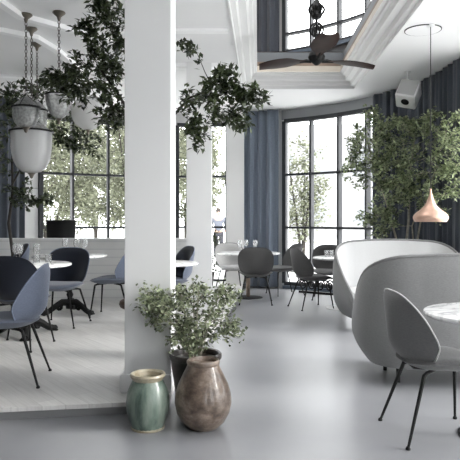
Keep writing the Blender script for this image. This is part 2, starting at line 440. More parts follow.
side_window(8, C[0] + R + .09, 1.5, 7.3); side_window(9, C[0] + R + .09, -1.2, .6)
bk = MB()
bk.box((-4.6, -3.38, 0), (1.2, -3.2, CZ)); bk.box((2.3, -3.38, 0), (3, -3.2, CZ)); bk.box((-4.6, -3.38, 3.1), (3, -3.2, CZ))
struct(bk.build('wall_back', M['greyband'], smooth=False))  # dark paint here too, to hold down bounced light
up = MB(); up.box((-4.78, -3.2, 3.84), (-4.6, 7.97, 6.7)); up.box((3, -3.2, 3.84), (3.18, 7.97, 6.7)); up.box((-4.78, -3.38, 3.84), (3.18, -3.2, 6.7))
struct(up.build('wall_upper_rear', M['white'], smooth=False))
# columns
def column(name, x0, x1, y0, y1, z0, lab, plinth=True):
    c = MB(); c.box((x0, y0, z0), (x1, y1, CZ - .001))
    o = struct(c.build(name, M['white'], smooth=False, bevel=.004), lab)
    if plinth:
        p = MB(); p.box((x0 - .03, y0 - .03, z0), (x1 + .004, y1 + .02, z0 + .125)); p.build('plinth', M['white'], o, smooth=False, bevel=.006)
    return o
column('column', -.738, -.415, 4.2, 4.58, PH, 'nearest white square column at the platform corner')
column('column', -.57, -.243, 7.85, 8.2, PH, 'white column in the middle of the colonnade')
column('column', -.072, .262, 11.15, 11.45, PH, 'farthest white column beside the blue curtain', False)
# low boarded wall on the platform
lw = MB(); lw.box((-3.72, 9.0, PH), (-.62, 9.12, .985)); o = struct(lw.build('wall_low', M['boards'], smooth=False), 'low white boarded wall')
cp = MB(); cp.box((-3.74, 8.97, .985), (-.60, 9.15, 1.01)); cp.build('coping', M['white'], o, smooth=False)
# ceiling battens
def batten(name, pts, w=.085, h=.05):
    b = MB(); rows = []
    P = [Vector((x, y, 0)) for x, y in pts]
    for i, p in enumerate(P):
        t = (P[min(i + 1, len(P) - 1)] - P[max(i - 1, 0)]).normalized(); n = Vector((-t.y, t.x, 0)) * w / 2
        rows.append([(p.x + n.x, p.y + n.y, CZ), (p.x + n.x, p.y + n.y, CZ - h), (p.x - n.x, p.y - n.y, CZ - h), (p.x - n.x, p.y - n.y, CZ)])
    b.grid(rows); return struct(b.build(name, M['batten'], smooth=False))
batten('trim_ceiling_batten', [(-2.25, 4.6), (-2.15, 5.6), (-2.1, 5.98), (-1.69, 6.44), (-1.2, 6.95)])
batten('trim_ceiling_batten', [(-3.1, 6.0), (-2.47, 6.44), (-2.17, 6.7), (-2.08, 7.2), (-2.06, 7.9), (-2.1, 8.6)])
batten('trim_ceiling_batten', [(-1.5, 6.5), (-.02, 6.5)], .10, .03)
batten('trim_ceiling_batten', [(-1.5, 7.95), (.1, 7.95)], .16, .05)
batten('trim_ceiling_batten', [(-4.2, 8.3), (-1.6, 8.9)], .12, .03)

# ------------------------------------------------------------------ curtains
def curtain(label, a0, a1, z0, z1, m, r=R - .16, per=3.1, amp=.05, ph=0):
    c = MB(); n = int(abs(a1 - a0) / .22); rows = []
    rnd = random.Random(int(a0 * 10 + z0))
    wob = [rnd.uniform(-.5, .5) for _ in range(400)]
    for j, t in enumerate([0, .25, .5, .75, .93, 1]):
        row = []
        for i in range(n + 1):
            a = lerp(a0, a1, i / n); k = a / per * 2 * pi; w = wob[int(abs(a) / per) % 400]
            rr = r + amp * sin(k + ph + .5 * sin(k * .37)) * (1 + .5 * w) * (.75 + .25 * (1 - t)) + .012 * sin(k * 2.3 + t * 2)
            aa = a + .2 * w * (1 - t); z = lerp(z0, z1, t)
            row.append(tuple(arc(aa, rr, z)) if aa > 0 else (C[0] + rr, C[1] + R * radians(aa), z))
        rows.append(row)
    c.grid(rows); o = c.build('curtain', M[m], fix=False)
    tag(o, label, 'curtain', 'drapes along the round window wall')
    md = o.modifiers.new('thickness', 'SOLIDIFY'); md.thickness = .006
    return o
curtain('blue grey pleated drape between the white columns and the tall window', 77.5, 62, .03, CZ - .01, 'curtain', r=R - .2)
curtain('dark slate pleated drape behind the leafy tree and copper pendant', 32, 16.2, .03, CZ - .01, 'curtain_dark', r=R - .10, amp=.04)
curtain('dark slate drape at the right edge of the photo, past the copper pendant', 15.8, -9, .03, CZ - .01, 'curtain_dark', r=R - .085, amp=.035)
curtain('dark blue drape at the left edge of the photo behind the thin tree', 154, 139.5, PH + .02, CZ - .01, 'curtain_dark', r=R - .2)
curtain('dark navy drape in the upper storey, seen through the ceiling opening', 75.5, 61.8, 3.88, 6.65, 'curtain_dark')

# ------------------------------------------------------------------ chairs
def sgnpow(v, p): return (abs(v) ** p) * (1 if v >= 0 else -1)
def shell_pt(r, g, n=3.0, a=.268, b=.226, zc=.645, off=0):
    if sin(g) < 0: n = 2.6
    s = r * a * sgnpow(cos(g), 2 / n); v = r * b * sgnpow(sin(g), 2 / n); u = v / b
    s *= 1 + .02 * u - .06 * max(0, -u) ** 2
    k = min(2.1 - 1.6 * u, 2.7)
    y = -.255 - .02 * u - .012 * (1 - u * u) + .11 * (max(0, -u - .3) / .7) ** 2 + k * s * s
    return Vector((s, y + off, zc + v))
def make_chair(name, label, m_out, m_in, m_seat, m_pipe, loc, rz, group):
    t = thing(name, label, 'chair', loc, rz, group)
    NR, NG = 10, 44
    def surf(fn):
        rows = [[fn(i / NR, 2 * pi * k / NG) for k in range(NG)] for i in range(1, NR + 1)]
        m = MB(); m.grid(rows, True); c = len(m.v); m.v.append(tuple(fn(.0001, 0))); m.f += [(c, k, (k + 1) % NG) for k in range(NG)]; return m
    surf(lambda r, g: shell_pt(r, g, off=-.022 * (1 - r ** 8))).build('back_shell', M[m_out], t)
    surf(lambda r, g: shell_pt(r * .985, g, off=.030 * (1 - r ** 8))).build('back_cushion', M[m_in], t)
    p = MB(); p.tube([shell_pt(1.0, 2 * pi * k / 72) for k in range(72)], .0048, 6, closed=True); p.build('piping', M[m_pipe], t)
    # seat
    def seat(r, g, z):
        s = sgnpow(cos(g), 2 / 2.6); v = sgnpow(sin(g), 2 / 2.6)
        x = .262 * r * s * (1 + .06 * v); y = .035 + .255 * r * v
        return Vector((x, y, z + .018 * (x / .26) ** 2 * 1.2 - .012 * max(0, v * r)))
    surf(lambda r, g: seat(r, g, .452 - .055 * (1 - r ** 3))).build('seat_shell', M[m_out], t)
    surf(lambda r, g: seat(r * .99, g, .452 + .032 * (1 - r ** 7))).build('seat_cushion', M[m_seat], t)
    w = MB(); w.tube([(0, -.06, .405), (0, -.13, .412), (0, -.175, .445)], [.02, .02, .012], 8); w.build('back_bracket', M['black'], t)
    for sx in (-1, 1):
        for sy in (-1, 1):
            l = MB(); x0, y0 = .06 * sx, .03 + .05 * sy
            x1, y1 = .165 * sx, .03 + .165 * sy; x2, y2 = .245 * sx, (.235 if sy > 0 else -.26)
            pts = [(x0, y0, .405), (lerp(x0, x1, .8), lerp(y0, y1, .8), .402), (x1, y1, .392)]
            for q in (.06, .14, .5, 1): pts.append((lerp(x1, x2, q), lerp(y1, y2, q), lerp(.392, .006, q)))
            l.tube(pts, [.011, .011, .0125, .0125, .012, .0105, .008], 8)
            lo = l.build('leg', M['black'], t)
            gl = MB(); gl.lathe([(.004, 0), (.013, 0), (.014, .008), (.009, .018), (.004, .018)], 10, (x2, y2, .001)); gl.build('glide', M['black'], lo)
    return t
def chair_at(px, py_foot, d, z=0): return ((px - 230) * d / F, d, z)
GB, GG = 'blue two-tone shell chairs on the platform', 'grey shell chairs on the resin floor'
A = math.radians
chair_a = make_chair('shell_chair', 'large slate blue shell chair with navy inside, nearest on the platform', 'blue', 'navy', 'midblue', 'bluepiping', (-1.66, 4.5, PH), A(97), GB)
clone(chair_a, 'dark navy chair partly hidden behind the nearest blue chair, back to viewer', (-2.01, 5.72, PH), A(-8), GB, {'slate_blue_wool': M['navy'], 'blue_piping': M['navy']})
clone(chair_a, 'navy backed chair pulled up behind the near marble table, facing the viewer', (-1.93, 6.88, PH), A(172), GB)
clone(chair_a, 'blue shell chair beside the white column, its dark seat turned to the far table', (-1.46, 7.55, PH), A(86), GB)
clone(chair_a, 'pale blue chair top peeking out at the left photo edge by thin tree', (-3.02, 8.1, PH), A(120), GB)
clone(chair_a, 'blue chair glimpsed between two white columns behind a small white table', (-.74, 7.38, PH), A(115), GB)
chair_g = make_chair('shell_chair', 'large grey shell chair in front of the sofa at the veined marble table', 'grey', 'grey', 'grey', 'piping', (1.245, 3.64, 0), A(-86), GG)
E1 = make_chair('shell_chair', 'charcoal chair seen squarely from behind at the round table with three wine glasses', 'darkgrey', 'darkgrey', 'darkgrey', 'greypiping', (.40, 9.28, 0), A(-3), GG)
clone(E1, 'light grey chair facing the viewer beside the farthest white column', (.03, 10.55, 0), A(195), GG, {'charcoal_wool': M['lightgrey']})
clone(E1, 'charcoal chair turned sideways to the round table, in front of the tall window', (.94, 10.35, 0), A(110), GG)
clone(E1, 'dark grey chair with its back to the aisle, next to the rounded sofas', (1.19, 8.78, 0), A(-72), GG, {'charcoal_wool': M['darkgrey']})
clone(E1, 'charcoal chair facing the viewer across the table with tumblers, by window', (1.60, 9.75, 0), A(168), GG)

# ------------------------------------------------------------------ sofas
def sofa(label, loc, rz):
    t = thing('wrap_sofa', label, 'sofa', loc, rz, 'rounded high-back booth sofas')
    # plan path of the back: straight with a bow, rounded corners, side wings; local: opens to +y, back at y = 0
    W, CR, AL = .77, .36, .62
    path = []
    for i in range(10):
        q = 1 - i / 10; path.append((-W + .10 * q * q, CR + AL * q))
    for i in range(9):
        g = pi + pi / 2 * i / 8; path.append((-W + CR + CR * cos(g), CR + CR * sin(g)))
    for i in range(1, 14):
        x = lerp(-W + CR, W - CR, i / 14); path.append((x, -.05 * (1 - (x / (W - CR)) ** 2)))
    half = path[:19]; path += [(-x, y) for x, y in reversed(half)]
    N = len(path); zt0 = 1.03; nv = 16
    def frame(i):
        a = Vector(path[max(0, i - 1)]); b = Vector(path[min(N - 1, i + 1)]); d = (b - a).normalized()
        return Vector((d.y, -d.x))                       # outward
    outer, inner, lip = [], [], []
    for i in range(N):
        y = path[i][1]; q = max(0, (y + .05) / 1.03); e = max(0, (CR + AL - y))
        zt = zt0 - .64 * q ** 1.3; zb = .14
        if e < .07: zt -= .07 * (1 - e / .07) ** 2
        p = Vector(path[i]); o = frame(i); oc, ic = [], []
        for j in range(nv + 1):
            v = (j / nv) ** 1.25; z = lerp(zb, zt, v); hb = (z - zb) / .24
            pt = p + o * (.03 * sin(pi * v * .9) - .075 * max(0, 1 - hb) ** 2.2 - .012 * max(0, v - .9) * 10)
            oc.append((pt.x, pt.y, z))
            inn = p - o * (.02 + .085 * (1 - v) ** .7)
            if hb < 1: inn = inn - o * (.09 * (1 - hb) ** 2)
            ic.append((inn.x, inn.y, z))
        outer.append(oc); inner.append(ic); lip.append(((Vector(oc[-1]) + Vector(ic[-1])) / 2))
    mo_ = MB(); mo_.grid(outer); mo_.build('back_shell', M['sofaout'], t, auto=0)
    mi = MB(); mi.grid(inner); mi.build('inner_back', M['sofain'], t, auto=0)
    ed = MB(); ends = [Vector(outer[0][j]).lerp(Vector(inner[0][j]), .5) for j in range(nv + 1)]; ende = [Vector(outer[-1][j]).lerp(Vector(inner[-1][j]), .5) for j in range(nv, -1, -1)]
    line = ends + lip[1:-1] + ende
    ed.tube(line, .016, 8); ed.build('edge_roll', M['sofaout'], t)
    un = MB(); un.add([c[0] for c in outer], [tuple(range(N))]); un.build('underside', M['sofaout'], t, smooth=False)
    # seat cushion
    sc = MB(); sp = [(x * .84, y * .86 + .09) for x, y in path]
    rows = []
    for s_, z in ((.80, .19), (.93, .26), (1, .38), (.985, .425), (.94, .445), (.5, .455), (.02, .46)):
        rows.append([(x * s_, .40 + (y - .40) * s_, z) for x, y in sp])
    sc.grid(rows, True); sc.build('seat_cushion', M['sofain'], t)
    for sx in (-1, 1):
        for y in (.24, .62):
            l = MB(); l.tube([(sx * .50, y, .19), (sx * .50, y, 0)], [.019, .016], 10); l.build('leg', M['black'], t)
    return t
sofa_n = sofa('rounded grey high-back sofa turned away, standing behind the front chair', (1.845, 4.55, 0), A(1))
sofa_f = clone(sofa_n, 'far booth sofa with grey outer shell, its bright pale inside showing', (2.07, 7.76, 0), A(180))

# ------------------------------------------------------------------ tables
def tabletop(t, r, z, m='marble', th=.028):
    m_ = MB(); m_.lathe([(.001, z - th), (r - .014, z - th), (r - .004, z - th + .005), (r, z - th * .5), (r - .003, z - .004), (r - .010, z), (.001, z)], 64)
    return m_.build('tabletop', M[m], t)
def iron_base(t, z):
    b = MB(); b.lathe([(.001, .06), (.05, .06), (.055, .10), (.035, .13), (.03, .20), (.045, .24), (.028, .28), (.026, .45), (.04, .50), (.026, .54), (.026, z - .12), (.05, z - .06), (.10, z - .032), (.001, z - .032)], 16)
    b.build('column', M['iron'], t)
    for k in range(3):
        g = 2 * pi * k / 3 + .35; d = Vector((cos(g), sin(g), 0)); l = MB()
        l.tube([d * .03 + Vector((0, 0, .14)), d * .10 + Vector((0, 0, .145)), d * .19 + Vector((0, 0, .10)), d * .27 + Vector((0, 0, .045)), d * .335 + Vector((0, 0, .022)), d * .37 + Vector((0, 0, .035))], [.045, .046, .038, .034, .038, .024], 8)
        sp = [d * (.14 + .045 * (1 - u / 16) * cos(u * .7)) + Vector((0, 0, .085 + .045 * (1 - u / 16) * sin(u * .7))) for u in range(15)]
        l.tube(sp, .020, 6)
        e = d.cross(Vector((0, 0, 1)))
        for s_ in (-1, 1): l.tube([d * .33 + e * .0, d * .34 + e * .035 * s_ + Vector((0, 0, .015)), d * .35 + e * .05 * s_], [.018, .02, .014], 6)
        l.build('leg', M['iron'], t)
GT = 'round marble restaurant tables'
t1 = thing('bistro_table', 'marble bistro table with black cast iron base, nearest on the platform', 'table', (-2.14, 6.28, PH), .5, GT); tabletop(t1, .47, .745); iron_base(t1, .745)
t2 = clone(t1, 'marble bistro table with iron base by the low boarded wall', (-2.06, 7.72, PH), 1.3, GT)
def pole_table(label, loc, r, pm, bm_, br=.24):
    t = thing('round_table', label, 'table', loc, 0, GT); tabletop(t, r, .745)
    p = MB(); p.tube([(0, 0, .012), (0, 0, .72)], .034, 14); p.build('pole', M[pm], t)
    b = MB(); b.lathe([(.001, 0), (br, 0), (br, .008), (br - .02, .014), (.05, .02), (.001, .02)], 40); b.build('base_plate', M[bm_], t)
    k = MB(); k.lathe([(.001, .70), (.10, .70), (.12, .717), (.001, .717)], 20); k.build('top_plate', M['black'], t)
    return t
t3 = pole_table('round table on a wooden pole with wine glasses, before the blue drape', (.30, 9.92, 0), .53, 'oak', 'black')
t4 = pole_table('round table with tumblers, half hidden by the far booth sofa', (1.66, 8.75, 0), .45, 'brass', 'linen', .26)
t5 = pole_table('veined white marble table cut off by the right photo edge', (1.61, 3.57, 0), .44, 'black', 'black')
t6 = pole_table('small white table edge between the two near white columns', (-.70, 6.45, PH), .36, 'black', 'black')

# ------------------------------------------------------------------ glassware
def wine(label, p, s=1):
    t = thing('wine_glass', label, 'wine glass', p, 0, 'stemmed wine glasses on the tables')
    m = MB(); m.lathe([(.024, .095), (.034, .115), (.040, .14), (.038, .17), (.031, .205), (.029, .205), (.036, .17), (.038, .14), (.032, .117), (.001, .098)], 20); m.build('bowl', M['clear'], t)
    m = MB(); m.lathe([(.001, .0), (.034, .0), (.034, .003), (.008, .008), (.004, .02), (.0035, .08), (.010, .094), (.001, .098)], 16); m.build('stem', M['clear'], t)
    t.scale = (s, s, s); return t
def tumbler(label, p):
    m = MB(); m.lathe([(.001, 0), (.030, 0), (.036, .095), (.034, .095), (.028, .008), (.001, .008)], 20)
    o = m.build('tumbler', M['clear'], loc=p); return tag(o, label, 'glass', 'tumblers on the tables')
z1 = PH + .7455
w0 = wine('stemmed wine glass, leftmost on the near platform table', (-2.30, 6.45, z1))
def wcl(label, p): return clone(w0, label, p, 0, 'stemmed wine glasses on the tables')
wcl('stemmed wine glass, middle one of the near platform table', (-2.21, 6.30, z1))
wcl('stemmed wine glass, rightmost on the near platform table by tumblers', (-2.05, 6.36, z1))
ta = tumbler('clear tumbler on the near platform table, next to rightmost wine glass', (-1.99, 6.17, z1))
def tcl(label, p): return clone(ta, label, p, 0, 'tumblers on the tables')
tcl('clear tumbler at the near platform table, beside the folded napkin', (-1.90, 6.28, z1))
nk = MB(); nk.box((-.085, -.05, 0), (.085, .05, .012)); nk.box((-.08, -.045, .012), (.08, .045, .022)); n1 = nk.build('napkin', M['linen'], loc=(-1.90, 6.06, z1), smooth=False, bevel=.004); n1.rotation_euler = (0, 0, .4)
tag(n1, 'folded white linen napkin at the rim of the near platform table', 'napkin')
wcl('stemmed wine glass, leftmost on the table by low wall, above chair back', (-2.16, 7.85, z1))
wcl('stemmed wine glass, middle one of the table by the low wall', (-1.98, 7.75, z1))
wcl('stemmed wine glass, rightmost of the table by the low wall', (-1.86, 7.68, z1))
z3 = .7455
wcl('stemmed wine glass, leftmost on the table before the blue drape', (.16, 9.80, z3))
wcl('stemmed wine glass, middle one on the table before the blue drape', (.27, 10.08, z3))
wcl('stemmed wine glass, rightmost on the table before the blue drape', (.42, 9.98, z3))
tcl('clear tumbler on the table behind the sofas, left one of two', (1.42, 8.80, z3))
tcl('clear tumbler on the table behind the sofas, right one of two', (1.50, 8.86, z3))

# ------------------------------------------------------------------ glass lanterns
def chain(m, z0, z1, l=.042, r=.0038, w=.011):
    n = max(2, int((z1 - z0) / (l * .78))); st = (z1 - z0) / n
    for i in range(n):
        zc = z0 + (i + .5) * st; pts = []
        for k in range(10):
            g = 2 * pi * k / 10; x = w * cos(g); zz = l / 2 * sin(g)
            pts.append((x, 0, zc + zz) if i % 2 == 0 else (0, x, zc + zz))
        m.tube(pts, r, 5, closed=True)
GL = 'glass lanterns hanging over the platform tables'
def lantern(label, x, y, ztop, zbot, rad, kind):
    """glass bell of radius rad between zbot and ztop, hung from the ceiling by a chain"""
    t = thing('hanging_lantern', label, 'pendant lamp', (x, y, CZ), 0, GL)
    zt, zb = ztop - CZ, zbot - CZ; h = zt - zb
    c = MB(); c.lathe([(.001, -.002), (.062, -.002), (.064, -.012), (.045, -.03), (.022, -.05), (.012, -.085), (.001, -.09)], 20); c.build('ceiling_rose', M['brass'], t)
    hz = {'bell': .13, 'jar': .11, 'globe': .16, 'opal': .16}[kind]
    ch = MB(); chain(ch, zt + hz + .02, -.085); ch.build('chain', M['chainm'], t)
    if kind in ('bell', 'jar'):
        gm = 'frost' if kind == 'bell' else 'mottle'
        g = MB(); pf = []
        for i in range(19):
            u = i / 18; pf.append((rad * max(0, 1 - (1 - u) ** 3.2) ** .42 + .0005, zb + h * u * .97))
        pf += [(rad * 1.04, zt), (rad * .98, zt)] + [(r_ * .965, z + .006) for r_, z in reversed(pf[1:])]
        g.lathe(pf, 56, ribs=(28, .012) if kind == 'jar' else None); g.build('glass_shade', M[gm], t)
        r_ = MB(); r_.tube([(rad * 1.045 * cos(2 * pi * k / 40), rad * 1.045 * sin(2 * pi * k / 40), zt - .006) for k in range(40)], .011, 6, closed=True)
        for k in range(3):
            a = 2 * pi * k / 3 + .4; r_.tube([(rad * 1.045 * cos(a), rad * 1.045 * sin(a), zt), (rad * .5 * cos(a), rad * .5 * sin(a), zt + hz * .62), (.008 * cos(a), .008 * sin(a), zt + hz + .02)], .004, 5)
        r_.build('metal_rim', M['black'], t)
        s = MB(); s.lathe([(rad * .92, zt + .010), (rad * .88, zt + .02), (rad * .66, zt + hz * .45), (rad * .40, zt + hz * .72), (rad * .14, zt + hz * .98), (rad * .10, zt + hz * .98), (rad * .36, zt + hz * .69), (rad * .62, zt + hz * .42), (rad * .84, zt + .016)], 40); s.build('smoke_bell', M['mottle'], t)
        f = MB(); f.lathe([(.001, zb - .05), (.014, zb - .042), (.02, zb - .025), (.028, zb - .008), (.045, zb + .012), (.001, zb + .014)], 14); f.build('finial', M['brass'], t)
    else:
        gm = 'opal' if kind == 'opal' else 'mottle'
        g = MB(); pf = []
        for i in range(21):
            u = i / 20; gg = -pi / 2 + u * pi * (.5 if kind == 'globe' else .80)
            pf.append((rad * cos(gg) + .0005, 0))
            pf[-1] = (pf[-1][0], zb + (h * (sin(gg) + 1) if kind == 'globe' else h * (sin(gg) + 1) / (1 + sin(-pi / 2 + pi * .8))))
        pf += [(r0 * .96, z + .004) for r0, z in reversed(pf[1:])]
        g.lathe(pf, 48, ribs=(24, .015) if kind == 'globe' else None); g.build('glass_shade', M[gm], t)
        r_ = MB(); tr = pf[20][0]
        r_.tube([(tr * cos(2 * pi * k / 36), tr * sin(2 * pi * k / 36), zt) for k in range(36)], .007, 6, closed=True)
        for k in range(3):
            a = 2 * pi * k / 3; r_.tube([(tr * cos(a), tr * sin(a), zt), (tr * .4 * cos(a), tr * .4 * sin(a), zt + hz * .7), (.006, 0, zt + hz + .02)], .0035, 5)
        r_.build('metal_rim', M['black'], t)
        f = MB(); f.lathe([(.001, zb - .055), (.01, zb - .05), (.016, zb - .03), (.012, zb - .018), (.03, zb + .002), (.001, zb + .006)], 14); f.build('finial', M['brass'], t)
    return t
def LZ(py, d): return H - (py - HZ) * d / F
lantern('biggest lantern, a frosted glass bell with dark metal rim', (31.5 - 230) * 6.44 / F, 6.44, LZ(131, 6.44), LZ(174, 6.44), .215, 'bell')
lantern('small ribbed glass jar lantern hanging in front of the biggest frosted bell', (26 - 230) * 6.0 / F, 6.0, LZ(107, 6.0), LZ(128, 6.0), .13, 'jar')
lantern('glass jar lantern half hidden behind the small ribbed jar and big bell', (37 - 230) * 7.0 / F, 7.0, LZ(110, 7.0), LZ(136, 7.0), .115, 'jar')
lantern('mottled clear glass globe lantern with bottom finial, second from white column', (59 - 230) * 5.94 / F, 5.94, LZ(95, 5.94), LZ(119, 5.94), .132, 'globe')
lantern('round white opal glass lantern closest to the near white column', (88 - 230) * 6.6 / F, 6.6, LZ(99, 6.6), LZ(130, 6.6), .18, 'opal')

# ------------------------------------------------------------------ copper pendant, speaker, ceiling ring, fan
t = thing('pendant_lamp', 'copper onion-shaped pendant lamp hanging over the booth', 'pendant lamp', (2.12, 6.34, CZ))
g = MB(); pf = [(.008, 1.62), (.011, 1.58), (.018, 1.545), (.032, 1.51), (.045, 1.47), (.068, 1.435), (.105, 1.40), (.145, 1.37), (.170, 1.345), (.181, 1.322), (.178, 1.30), (.168, 1.282), (.160, 1.270)]
pf2 = pf + [(r - .006, z - .002) for r, z in reversed(pf[3:-1])]
g.lathe([(r, z - CZ) for r, z in pf2], 56); g.build('lamp_shade', M['copper'], t)
g = MB(); g.tube([(0, 0, 1.60 - CZ), (0, 0, -.01)], .004, 6); g.build('cord', M['black'], t)
g = MB(); g.lathe([(.001, -.02), (.04, -.018), (.045, -.001), (.001, -.001)], 20); g.build('ceiling_rose', M['plaster'], t)
g = MB(); g.lathe([(.001, 1.335 - CZ), (.03, 1.345 - CZ), (.04, 1.38 - CZ), (.02, 1.42 - CZ), (.001, 1.43 - CZ)], 16); g.build('bulb', M['opal'], t)
t = thing('ceiling_fitting', 'round flush ceiling fitting with a thin black ring for its shadow gap', 'ceiling fitting', (2.09, 6.5, CZ))
g = MB(); g.lathe([(.186, -.001), (.196, -.001), (.195, -.009), (.187, -.009)], 48); g.build('rim', M['black'], t)  # black ring drawn in place of the shaded recess edge
g = MB(); g.lathe([(.001, -.012), (.182, -.012), (.186, -.009), (.186, -.001), (.001, -.001)], 48); g.build('cover', M['ceil'], t)

t = thing('wall_speaker', 'white box loudspeaker tilted down from the ceiling by the drapes', 'speaker', (2.47, 8.3, 3.02))
g = MB(); g.box((-.135, -.15, -.15), (.135, .12, .15)); b = g.build('cabinet', M['plaster'], t, smooth=False, bevel=.012)
g = MB(); g.box((-.118, -.16, -.132), (.118, -.148, .132)); f1 = g.build('grille', mat('speaker_cloth', (.5, .5, .5), .8), b, smooth=False, bevel=.004)
g = MB(); g.lathe([(.055, 0), (.055, -.004), (.04, .010), (.02, .014), (.02, .010), (.001, .004)], 28, (0, -.02, -.152)); g.build('port', M['black'], b)
b.rotation_euler = (A(-32), A(14), A(-28))
g = MB(); g.tube([(0, .02, .08), (.0, .05, .33)], .014, 8); g.lathe([(.001, .315), (.05, .315), (.05, .329), (.001, .329)], 16, (0, .05, 0)); g.build('bracket', M['plaster'], t)

t = thing('ceiling_fan', 'dark bronze ceiling fan hanging in the ceiling opening', 'fan', (1.01, 7.0, 6.7))
g = MB(); g.box((-1.7, -.06, .0), (1.3, .06, .12)); struct(g.build('trim_added_skylight_beam', M['frame'], loc=(1.01, 7.0, 6.7), smooth=False))  # carries the fan across the added opening overhead
zf = 3.19 - 6.7
g = MB(); g.tube([(0, 0, -.01), (0, 0, zf + .1)], .016, 10); g.lathe([(.001, -.08), (.03, -.08), (.07, -.03), (.08, -.001), (.001, -.001)], 20); g.build('rod', M['black'], t)
g = MB(); g.lathe([(.001, zf - .10), (.02, zf - .095), (.05, zf - .07), (.085, zf - .04), (.10, zf), (.085, zf + .05), (.06, zf + .08), (.065, zf + .12), (.03, zf + .16), (.018, zf + .20), (.001, zf + .2)], 28); g.build('motor', M['iron'], t)
g = MB()
for k in range(6):
    a = 2 * pi * k / 6; d = Vector((cos(a), sin(a), 0))
    g.tube([d * (.02 + .07 * sin(u * .42)) + Vector((0, 0, zf + .47 + u * .022)) for u in range(8)], [.018 - .001 * u for u in range(8)], 6)
    g.tube([d * (.03 + .05 * sin(u * .5)) + Vector((0, 0, zf + .24 + u * .025)) for u in range(7)], .012, 6)
g.lathe([(.001, zf + .44), (.05, zf + .45), (.065, zf + .48), (.04, zf + .53), (.06, zf + .58), (.03, zf + .66), (.001, zf + .67)], 18); g.build('ornament', M['iron'], t)
for k, a in enumerate((177, 3, 274)):
    b = MB(); rows = []
    for i in range(13):
        u = i / 12; L_ = .13 + .54 * u; w = .035 + .115 * sm(u * 2.2) * (1 - .55 * max(0, (u - .55) / .45) ** 2.2)
        rows.append([(L_, w * s, -.035 * u * u + .09 * s * w - .03 * (1 - s * s) * u) for s in (-1, -.5, 0, .5, 1)])
    top = [[(x, y, z + .008) for x, y, z in r] for r in rows]
    b.grid(rows); b.grid(top)
    b.grid([[rows[i][0] for i in range(13)], [top[i][0] for i in range(13)]]); b.grid([[rows[i][4] for i in range(13)], [top[i][4] for i in range(13)]]); b.grid([rows[-1], top[-1]])
    bo = b.build('blade', M['bronze'], t); bo.location = (0, 0, zf - .05); bo.rotation_euler = (0, A(-14) if k == 2 else A(2), A(a))
    h = MB(); h.tube([(.06, 0, .0), (.12, 0, .01), (.20, 0, .0)], [.02, .024, .012], 8); h.build('blade_bracket', M['iron'], bo)

# ------------------------------------------------------------------ pots
def spin(prof, th): return prof + [(max(.001, r - th), z - (.0 if i else 0.0)) for i, (r, z) in enumerate(reversed(prof[1:]))] + [(.001, .03)]
t = thing('glazed_pot', 'celadon green glazed jar with a cream rim, beside the step', 'pot', (-.512, 3.74, 0))
pg = [(.001, 0), (.098, 0), (.103, .010), (.102, .02), (.118, .06), (.131, .12), (.1345, .17), (.128, .22), (.113, .26), (.098, .288), (.092, .302)]
g = MB(); g.lathe(spin(pg, .012), 48, ribs=(24, .006)); g.build('body', M['green'], t)
g = MB(); g.lathe([(.090, .296), (.096, .306), (.106, .318), (.111, .330), (.107, .340), (.098, .341), (.086, .330), (.080, .300)], 48); g.build('rim', M['greenrim'], t)
g = MB(); g.lathe([(.08, .0005), (.104, .0005), (.106, .010), (.102, .016)], 40); g.build('foot', M['greenrim'], t)
t = thing('stoneware_jar', 'big brown stoneware jar with a narrow open mouth, in front', 'pot', (-.168, 3.755, 0))
pb = [(.001, 0), (.092, 0), (.104, .010), (.135, .04), (.165, .095), (.178, .155), (.174, .21), (.156, .27), (.130, .325), (.108, .368), (.097, .392)]
g = MB(); g.lathe(spin(pb, .014), 56); g.build('body', M['brownpot'], t)
g = MB(); g.lathe([(.096, .384), (.101, .396), (.104, .408), (.101, .418), (.093, .422), (.084, .416), (.080, .396)], 48); g.build('rim', M['brownpot'], t)
shrub = thing('potted_shrub', 'dark stoneware pot holding a small-leaved pale green shrub', 'plant', (-.235, 4.08, 0))
pd = [(.001, 0), (.10, 0), (.112, .01), (.135, .12), (.155, .25), (.168, .345), (.170, .36)]
g = MB(); g.lathe(spin(pd, .016), 48); g.lathe([(.165, .352), (.178, .356), (.180, .384), (.172, .392), (.158, .388), (.152, .354)], 48); g.build('pot', M['darkpot'], shrub)
g = MB(); g.lathe([(.001, .345), (.08, .343), (.152, .335)], 32); g.build('soil', M['soil'], shrub)
t = thing('wooden_stool', 'brown round-seated wooden stool mostly hidden by the near white column', 'stool', (-1.155, 6.95, PH))
g = MB(); g.lathe([(.001, .17), (.08, .17), (.115, .19), (.13, .225), (.12, .262), (.085, .285), (.001, .29)], 28); g.build('seat', mat('dark_brown_wood', (.075, .048, .035), .5, noise=(14, .3)), t)
for k in range(3):
    a = 2 * pi * k / 3 + .2; l = MB(); l.tube([(.055 * cos(a), .055 * sin(a), .18), (.085 * cos(a), .085 * sin(a), 0)], [.016, .012], 8); l.build('leg', M['brownwood'], t)
